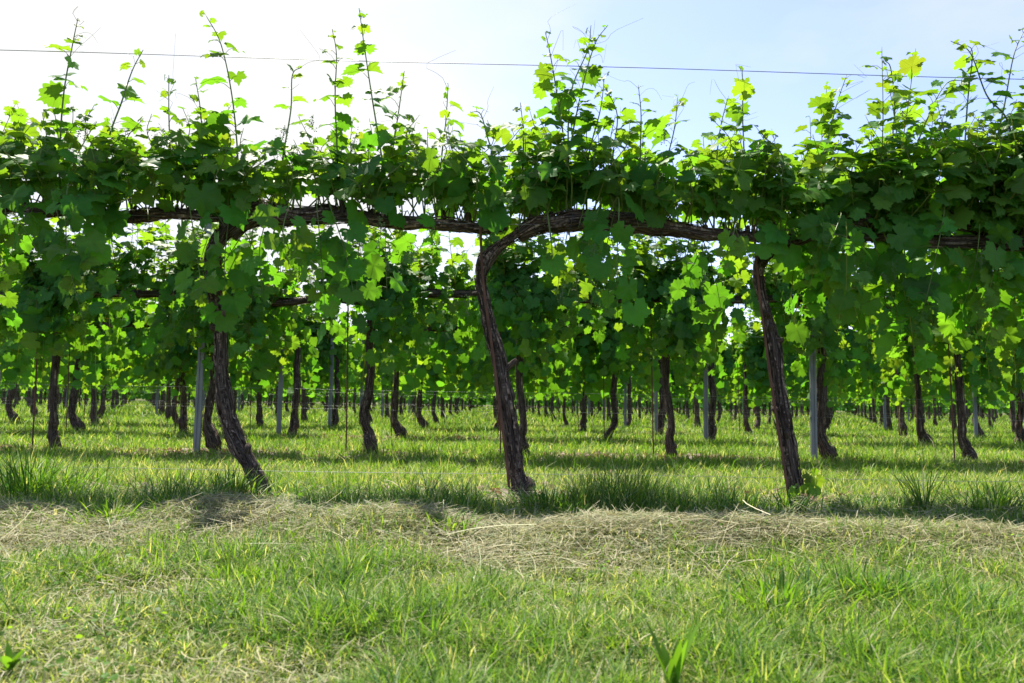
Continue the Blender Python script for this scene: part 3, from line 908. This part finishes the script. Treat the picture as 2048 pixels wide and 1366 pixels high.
for row in range(1, 9):
    a, b = cols_for(row, 0.5)
    pc = [c for c in range(a, b + 2) if c % 4 == 2]
    for i, c in enumerate(pc):
        o = sp if first_post else copy_tree(sp)
        first_post = False
        x = X0 + VINE_GAP * c - .13; y = row_y(row)
        if row == 1:
            x = float(at(2051, 300, ROW1)[0]) if c > 0 else x
        if row == 2:
            x = float(at(400 if c < 0 else 1621, 900, y)[0])
        o.location = (x, y - .09, float(ground_z(x, y)))
        o.rotation_euler = (0, 0, R((-14, 8, -5, 12, 3)[(row + i) % 5]))
        lab = {(1, 0): 'steel post of the front row at the right edge of the picture',
               (2, 0): 'grey steel post behind the left front trunk', (2, 1): 'pale grey steel post right of the right front trunk'}
        key = (row, (0 if c < 0 else 1) if row == 2 else 0)
        if row <= 2 and key in lab and not (row == 1 and c < 0): tag(o, lab[key], 'post', 'steel trellis posts')
        else: tag(o, f'grey steel trellis post in the {ORD[row]} row, {ORD[i + 1]} from the left', 'post', 'steel trellis posts')

def rod(x, y, h, label, lean=0.0, curve=None):
    mb = MB()
    P = np.array([(0, 0, -.05), (lean * .3, 0, h * .35), (lean * .7, .0, h * .7), (lean, 0, h)]) if curve is None else np.array(curve)
    tube(mb, resample(P, 20), .0065, 8)
    o = mb.obj('support_rod', M_rust)
    o.location = (x, y, float(ground_z(x, y)))
    return tag(o, label, 'rod', 'rusty rods tied to the vine trunks')

def rod_px(pts, dy, label):
    W = np.array([at(px, py, ROW1 + dy) for px, py in pts])
    g = float(ground_z(W[0][0], W[0][1])); W[0][2] = g - .05
    b = W[0].copy(); b[2] = g
    rod(b[0], b[1], 1, label, curve=W - b)
rod_px([(1022, 1000), (1014, 930), (1004, 850), (985, 700), (966, 560), (960, 430)], -.065, 'rusty rod beside the foot of the middle front trunk')
rod_px([(1582, 1010), (1568, 930), (1546, 790), (1528, 660), (1514, 540), (1508, 450)], -.05, 'rusty rod on the left side of the right front trunk')
rod_px([(515, 990), (478, 880), (446, 700), (442, 560), (440, 450)], .07, 'dark rod behind the left front trunk')
for row in (2, 3, 4):
    a, b = cols_for(row, 0.2)
    for i, c in enumerate(range(a, b + 1)):
        if c % 4 == 2: continue
        rod(X0 + VINE_GAP * c - .075, row_y(row) - .06, 1.42, f'thin rod tied left of the {ORD[i + 1]} trunk from the left in the {ORD[row]} row', lean=-.03)

def wire(row, z, label, rad=.0013, dz=0.0, xs=None):
    y = row_y(row)
    hw = 0.75 * y + 1.5
    P = np.array([(x, y - .03, z + dz * x + .003 * math.sin(x * 2.1)) for x in np.linspace(-hw, hw, 40)])
    mb = MB(); tube(mb, P, rad, 6)
    o = mb.obj('trellis_wire', M_wire)
    tag(o, label, 'wire', 'trellis wires')
zt = (at(0, 102, ROW1 - .03)[2] + at(2048, 157, ROW1 - .03)[2]) / 2
wire(1, zt, 'thin wire strung high across the sky above the front row', .002)
wire(1, 1.385, 'wire carrying the cordons of the front row', .0014)
zl = (at(530, 938, ROW1 - .03)[2] + at(2000, 965, ROW1 - .03)[2]) / 2
wire(1, zl, 'low wire close above the grass along the front row', .0010)
for row in range(2, 7):
    wire(row, .40, f'lower trunk height wire along the {ORD[row]} row', .0010)
    wire(row, .57, f'upper trunk height wire along the {ORD[row]} row', .0010)
    if row < 4: wire(row, 1.38, f'wire carrying the cordons of the {ORD[row]} row')

# ------------------------------------------------------------------ grass and hay
GREEN = np.array([(.084, .180, .016), (.124, .230, .022), (.168, .256, .034), (.045, .118, .028), (.22, .27, .08), (.32, .34, .17), (.40, .37, .24)])

def blades(mb, x, y, L, w, bend, r, col, segs=2, az=None, z0=None, up=1.0):
    n = len(x)
    if n == 0: return
    z = (ground_z(x, y) if z0 is None else z0) - .004
    az = r.uniform(0, 2 * np.pi, n) if az is None else az
    dx, dy = np.cos(az), np.sin(az)
    wa = az + np.pi / 2 + r.normal(0, .5, n)
    wx, wy = np.cos(wa) * w / 2, np.sin(wa) * w / 2
    rows = []
    lean0 = r.uniform(0, .35, n)
    for k in range(segs):
        t = k / segs
        h = L * (lean0 * t + bend * t * t); v = L * up * (t - .45 * np.minimum(bend, 1.2) * t * t)
        wk = 1 - .35 * t if k else .75
        cx, cy, cz = x + dx * h, y + dy * h, z + v
        rows += [np.stack([cx - wx * wk, cy - wy * wk, cz], -1), np.stack([cx + wx * wk, cy + wy * wk, cz], -1)]
    h = L * (lean0 + bend); v = L * up * (1 - .45 * np.minimum(bend, 1.2))
    rows.append(np.stack([x + dx * h, y + dy * h, z + v], -1))
    V = np.stack(rows, 1)
    m = V.shape[1]
    o = (np.arange(n) * m)[:, None]
    f4 = np.concatenate([o + np.array([2 * k, 2 * k + 1, 2 * k + 3, 2 * k + 2]) for k in range(segs - 1)]) if segs > 1 else None
    f3 = o + np.array([m - 3, m - 2, m - 1])
    mb.add(V.reshape(-1, 3), f3, f4, np.repeat(col, m, 0))

def grass_colours(r, n, dry, dark):
    """dry, dark in 0..1 per blade."""
    p = r.random(n)
    base = np.where((p < .34)[:, None], GREEN[0], np.where((p < .68)[:, None], GREEN[1], GREEN[2]))
    isdry = r.random(n) < dry
    q = r.random(n)
    d = np.where((q < .35)[:, None], GREEN[4], np.where((q < .7)[:, None], GREEN[5], GREEN[6]))
    c = np.where(isdry[:, None], d, base)
    isdark = (r.random(n) < dark) & ~isdry
    c = np.where(isdark[:, None], GREEN[3], c)
    return c * r.uniform(.75, 1.25, (n, 1))

def scatter(r, y0, y1, dens, margin=1.4):
    xw = .72 * y1 + margin
    n = int(dens * 2 * xw * (y1 - y0))
    x, y = r.uniform(-xw, xw, n), r.uniform(y0, y1, n)
    k = (x > (-.69) * y - margin) & (x < .74 * y + margin)
    return x[k], y[k]

def lawn():
    r = np.random.default_rng(21)
    mb = MB()
    # foreground, mown
    for y0, y1, dens in ((.95, 1.7, 32000), (1.7, 2.5, 21000), (2.5, 3.15, 10000)):
        x, y = scatter(r, y0, y1, dens)
        lush = .62 * fbm(x * 2.3 + 7, y * 2.3 + 3, 2, 2) + .38 * fbm(x * 9 + 1, y * 9 + 2, 3, 2)
        lush = np.clip((lush - .5) * 2.0 + .5, 0, 1)
        hayz = np.exp(-((y - 2.52) / .34) ** 2)
        keep = r.random(len(x)) < np.clip(.5 + (lush - .2) * 1.2, .42, 1) * (1 - .36 * hayz)
        x, y, lush, hayz = x[keep], y[keep], lush[keep], hayz[keep]
        n = len(x)
        L = r.uniform(.026, .078, n) * (.5 + 1.3 * lush ** 1.3) * (1 - .28 * hayz)
        col = grass_colours(r, n, np.clip(.72 - .72 * lush + .25 * hayz, .10, .8), .05 + .22 * lush)
        blades(mb, x, y, L, r.uniform(.0017, .0042, n), r.uniform(.1, 1.3, n), r, col, 3)
    # rank grass at the feet of the front row
    x, y = scatter(r, 2.80, 3.95, 8500)
    tl = fbm(x * 1.7 + 3, y * 1.7 + 90, 5, 3)
    prof = np.exp(-((y - 3.17) / .27) ** 2)
    n = len(x)
    L = (r.uniform(.03, .07, n) + prof * (1 + .35 * np.clip(x * 1.5, 0, 1)) * np.clip(tl - .30, 0, 1) * r.uniform(.1, .62, n))
    for q in FRONT.values():
        b = at(q['trunk'][0][0] - 8, 1000, ROW1)
        L = L * (1 - .78 * np.exp(-((x - b[0] * y / ROW1) / .20) ** 2))
    blades(mb, x, y, L, r.uniform(.0025, .005, n), r.uniform(.1, .8, n), r, grass_colours(r, n, .16, .55), 3)
    # between the front row and the second
    for y0, y1, dens, wmul in ((3.9, 5.3, 3300, 1.25), (5.3, 7.0, 2300, 1.6), (7.0, 10, 1300, 2.2), (10, 16, 560, 3.2), (16, 28, 190, 5.0), (28, 60, 50, 9)):
        x, y = scatter(r, y0, y1, dens)
        b = bare(x, y)
        keep = r.random(len(x)) > b * .93
        x, y = x[keep], y[keep]
        n = len(x)
        lush = fbm(x * 1.2 + 40, y * 1.2 + 11, 6, 3)
        ph = (y - ROW1) / ROW_GAP
        foot = np.exp(-(((ph - np.round(ph)) * ROW_GAP) / .5) ** 2) * (y > 5)
        L = r.uniform(.03, .085, n) * (.45 + 1.1 * lush) * (1 + .3 * (wmul > 2) + .9 * (wmul > 4)) * (1 + .8 * foot * r.random(n))
        big = r.random(n) < .02
        L = np.where(big, L * 2.2, L)
        blades(mb, x, y, L, r.uniform(.003, .005, n) * wmul, r.uniform(.1, .9, n), r, grass_colours(r, n, np.clip(.45 - .5 * lush + .25 * (y0 < 4), .05, .6), .06), 2)
    o = mb.obj('lawn_grass', M_grass)
    tag(o, 'mown and rank green grass covering the vineyard floor', 'grass', kind='stuff')
lawn()

def hay():
    r = np.random.default_rng(33)
    mb = MB()
    def strands(x, y, hgt, L, w, flat, pale):
        n = len(x)
        az = r.uniform(0, 2 * np.pi, n) ; tl = r.normal(0, flat, n)
        D = np.stack([np.cos(az) * np.cos(tl), np.sin(az) * np.cos(tl), np.sin(tl)], -1)
        Sd = np.stack([-np.sin(az), np.cos(az), r.normal(0, .4, n)], -1) * (w / 2)[:, None]
        B = np.stack([x, y, ground_z(x, y) + hgt], -1)
        bow = np.stack([r.normal(0, .22, n), r.normal(0, .22, n), r.uniform(0, .16, n)], -1) * L[:, None]
        pts = []
        for t in (0, .34, .67, 1):
            c = B + D * ((t - .5) * L)[:, None] + bow * (4 * t * (1 - t) * .5)
            pts += [c - Sd, c + Sd]
        V = np.stack(pts, 1)
        for k in range(V.shape[1]):   # keep the ends from sinking far into the ground
            g = ground_z(V[:, k, 0], V[:, k, 1])
            V[:, k, 2] = np.maximum(V[:, k, 2], g + .002)
        o = (np.arange(n) * 8)[:, None]
        f4 = np.concatenate([o + np.array([2 * k, 2 * k + 1, 2 * k + 3, 2 * k + 2]) for k in range(3)])
        q = r.random(n)[:, None]
        col = np.where(q < .4, (.38, .355, .20), np.where(q < .68, (.29, .30, .15), np.where(q < .82, (.48, .44, .28), (.20, .26, .10))))
        mb.add(V.reshape(-1, 3), None, f4, np.repeat(col * r.uniform(.7, 1.2, (n, 1)) * pale, 8, 0))
    # windrow
    n = 92000
    x = r.uniform(-3.0, 3.2, n); y = 2.5 + r.normal(0, .34, n)
    wt = np.exp(-((y - 2.5) / .42) ** 2) * np.clip(.34 + 2.4 * (fbm(x * 1.6 + 22, y * 1.6 + 70, 3, 3) - .34), .12, 1)
    for hx, hy, sx, sy, h in HEAPS:
        wt = np.maximum(wt, np.exp(-((x - hx) / (sx * 1.2)) ** 2 - ((y - hy) / (sy * 1.3)) ** 2))
    k = (r.random(n) < wt) & (np.abs(x) < .74 * y + .8)
    x, y = x[k], y[k]; n = len(x)
    strands(x, y, r.uniform(.004, .034, n), r.uniform(.04, .15, n), r.uniform(.0009, .0022, n), .3, .82)
    # single long stalks
    n = 100
    x = r.uniform(-2.4, 2.6, n); y = 2.5 + r.normal(0, .42, n)
    strands(x, y, r.uniform(.02, .07, n), r.uniform(.14, .30, n), r.uniform(.0018, .003, n), .5, 1.05)
    # thin thatch over the foreground and behind the row
    x, y = scatter(r, 1.0, 2.5, 5000); n = len(x)
    k = r.random(n) < np.clip((fbm(x * 1.9 + 60, y * 1.9 + 20, 7, 3) - .33) * 3.2, .05, 1)
    x, y = x[k], y[k]; n = len(x)
    strands(x, y, r.uniform(.004, .03, n), r.uniform(.02, .075, n), r.uniform(.001, .0022, n), .4, .82)
    x, y = scatter(r, 3.0, 3.7, 1500); n = len(x)
    strands(x, y, r.uniform(.005, .05, n), r.uniform(.05, .16, n), r.uniform(.0014, .003, n), .35, .9)
    o = mb.obj('mown_hay', M_hay)
    tag(o, 'dry mown grass lying in a windrow before the front row', 'hay', kind='stuff')
    # litter on the bare strips
    mb = MB()
    x, y = scatter(r, 3.6, 10.5, 420)
    k = r.random(len(x)) < bare(x, y) * 1.0 + .01
    x, y = x[k], y[k]; n = len(x)
    P = np.stack([x, y, ground_z(x, y) + r.uniform(.004, .02, n)], -1)
    N = np.stack([r.normal(0, .5, n), r.normal(0, .5, n), np.ones(n)], -1)
    V = r.normal(0, 1, (n, 3))
    col = np.where(r.random(n)[:, None] < .5, (.16, .085, .05), (.22, .15, .10)) * r.uniform(.6, 1.3, (n, 1))
    add_leaves(mb, P, N, V, r.uniform(.02, .06, n), col, T_LO, r)
    o = mb.obj('leaf_litter', M_hay)
    tag(o, 'dry brown leaf litter on the soil under the rows', 'litter', kind='stuff')
hay()

def clover():
    r = np.random.default_rng(51)
    mb = MB()
    x, y = scatter(r, 1.0, 5.0, 1000)
    f = fbm(x * 1.5 + 33, y * 1.5 + 44, 2, 3) + .25 * fbm(x * 7, y * 7 + 3, 5, 2)
    k = r.random(len(x)) < np.clip((f - .66) * 7, 0, 1)
    x, y = x[k], y[k]; n = len(x)
    P = np.stack([x, y, ground_z(x, y) + r.uniform(.012, .05, n)], -1)
    N = np.stack([r.normal(0, .6, n), r.normal(-.3, .6, n), np.ones(n)], -1)
    add_leaves(mb, P, N, r.normal(0, 1, (n, 3)), r.uniform(.006, .013, n), np.array((.060, .140, .026)) * r.uniform(.7, 1.5, (n, 1)), T_LO, r)
    o = mb.obj('clover', M_leaf_far)
    tag(o, 'small round weed leaves scattered through the grass', 'ground cover', kind='stuff')
clover()

def tuft(px, py, Y, n, h, spread, label, seed, dark=.1, dry=.05, w=(.0035, .007), lean=(.1, .8)):
    r = np.random.default_rng(seed)
    c = at(px, py, Y)
    mb = MB()
    rr = np.abs(r.normal(0, spread, n)); th = r.uniform(0, 2 * np.pi, n)
    x, y = c[0] + rr * np.cos(th) * 1.3, Y + rr * np.sin(th) * .7
    L = h * r.uniform(.45, 1.1, n)
    g0 = float(ground_z(c[0], Y))
    blades(mb, x - c[0], y - Y, L, r.uniform(*w, n), r.uniform(*lean, n), r, grass_colours(r, n, dry, dark), 5, az=np.where(r.random(n) < .6, th, r.uniform(0, 6.3, n)), z0=ground_z(x, y) - g0)
    o = mb.obj('grass_tuft', M_grass)
    o.location = (c[0], Y, g0)
    tag(o, label, 'grass tuft', 'taller tufts of grass')
tuft(45, 1020, 3.35, 420, .27, .15, 'tall dark grass tuft at the left edge near the front row', 1, dark=.5)
tuft(120, 1020, 3.3, 120, .22, .08, 'thinner grass tuft just right of the tuft at the left edge', 2, dark=.4)
tuft(465, 1010, 3.5, 260, .20, .07, 'dense dark grass tuft hiding the foot of the left front trunk', 3, dark=.45)
tuft(310, 1020, 3.2, 40, .24, .07, 'loose grass tuft behind the tallest hay heap on the left', 4, dark=.4)
tuft(215, 1085, 2.62, 190, .105, .07, 'short bright green grass tuft beside the left hay heaps', 5, dark=.0)
tuft(470, 1215, 1.95, 190, .085, .07, 'low bright green grass tuft in the mown foreground', 6, dark=.0)
tuft(170, 1160, 2.1, 70, .09, .035, 'small upright grass tuft in the left foreground', 7, dark=.1)
tuft(900, 1120, 2.45, 80, .10, .05, 'small green grass tuft among the hay below the middle trunk', 8, dark=.0)
tuft(1090, 1050, 3.2, 300, .15, .12, 'dark grass tuft in front of the middle front trunk', 9, dark=.6)
tuft(840, 1030, 3.3, 80, .17, .10, 'dark grass tuft left of the middle front trunk behind the hay', 10, dark=.5)
tuft(1390, 1060, 3.05, 140, .14, .09, 'dark grass tuft between the middle and right front trunks', 11, dark=.6)
tuft(1570, 1040, 3.3, 190, .13, .08, 'grass tuft around the foot of the right front trunk', 12, dark=.6)
tuft(1850, 1030, 3.4, 60, .30, .025, 'narrow upright grass tuft right of the right front trunk', 13, dark=.4)
tuft(1990, 1030, 3.4, 260, .18, .11, 'dark grass tuft at the right edge near the front row', 14, dark=.6)
tuft(1560, 1250, 1.75, 420, .10, .08, 'lush green grass tuft in the right foreground', 15, dark=.3)
tuft(1760, 1230, 1.85, 420, .10, .08, 'leaning grass tuft right of the lush foreground tuft', 16, dark=.3)
tuft(680, 1270, 1.68, 120, .065, .07, 'green grass tuft low in the middle of the foreground', 17, dark=.0)

def broadleaf(px, py, Y, n, L, w, label, seed):
    r = np.random.default_rng(seed)
    c = at(px, py, Y); g0 = float(ground_z(c[0], Y))
    t = empty('broadleaf_weed', (c[0], Y, g0))
    tag(t, label, 'weed', 'broad leaved weeds')
    for k in range(n):
        az = k * 2.4 + r.normal(0, .3); ln = L * r.uniform(.7, 1.15); bend = r.uniform(.06, .34) if L > .12 else r.uniform(.15, .75)
        m = 12
        s = np.linspace(0, 1, m)
        hx = ln * (.18 * s + bend * s ** 2); hz = ln * (s - .42 * bend * s ** 2)
        wd = w * r.uniform(.8, 1.2) * np.sin(np.pi * np.clip(s * .93 + .05, 0, 1)) ** .75
        D = np.array((math.cos(az), math.sin(az), 0)); S = np.array((-math.sin(az), math.cos(az), 0))
        cx = D * hx[:, None] + np.array((0, 0, 1.0)) * hz[:, None]
        up = np.array((0, 0, .25))
        V = np.stack([cx - S * wd[:, None] + up * wd[:, None], cx - S * wd[:, None] * .45 + up * wd[:, None] * .2, cx, cx + S * wd[:, None] * .45 + up * wd[:, None] * .2, cx + S * wd[:, None] + up * wd[:, None]], 1).reshape(-1, 3)
        j = np.arange(m - 1)[:, None] * 5
        f4 = np.concatenate([np.stack([j + q, j + q + 1, j + q + 6, j + q + 5], -1).reshape(-1, 4) for q in range(4)])
        mb = MB(); mb.add(V, None, f4, np.array((.10, .20, .020)) * r.uniform(.8, 1.25))
        mb.obj('leaf', M_grass, t)
broadleaf(1345, 1400, 1.24, 9, .125, .0075, 'weed with long upright pointed leaves at the bottom edge', 1)
broadleaf(600, 985, 3.6, 4, .09, .013, 'small weed with two broad upright leaves right of the left front trunk', 2)
broadleaf(505, 1225, 1.9, 6, .05, .014, 'low rosette weed in the bright foreground tuft', 3)
broadleaf(1460, 1260, 1.75, 7, .05, .013, 'low dark rosette weed in the right foreground', 4)
broadleaf(20, 1330, 1.35, 6, .06, .007, 'narrow leaved weed in the bottom left corner', 5)

# a single tall flowering grass stalk before the left vines
def stalk(pts, dy, label):
    W = np.array([at(px, py, ROW1 + dy) for px, py in pts])
    g = float(ground_z(W[0][0], W[0][1])); W[0][2] = g - .01
    b = np.array((W[0][0], W[0][1], g))
    mb = MB(); tube(mb, resample(W - b, 16), np.linspace(.0018, .0009, 16), 5, (.17, .24, .06))
    o = mb.obj('grass_stalk', M_stem); o.location = b
    tag(o, label, 'grass stalk')
stalk([(197, 990), (194, 900), (192, 800), (191, 705)], -.25, 'single tall thin grass stalk standing before the left vines')
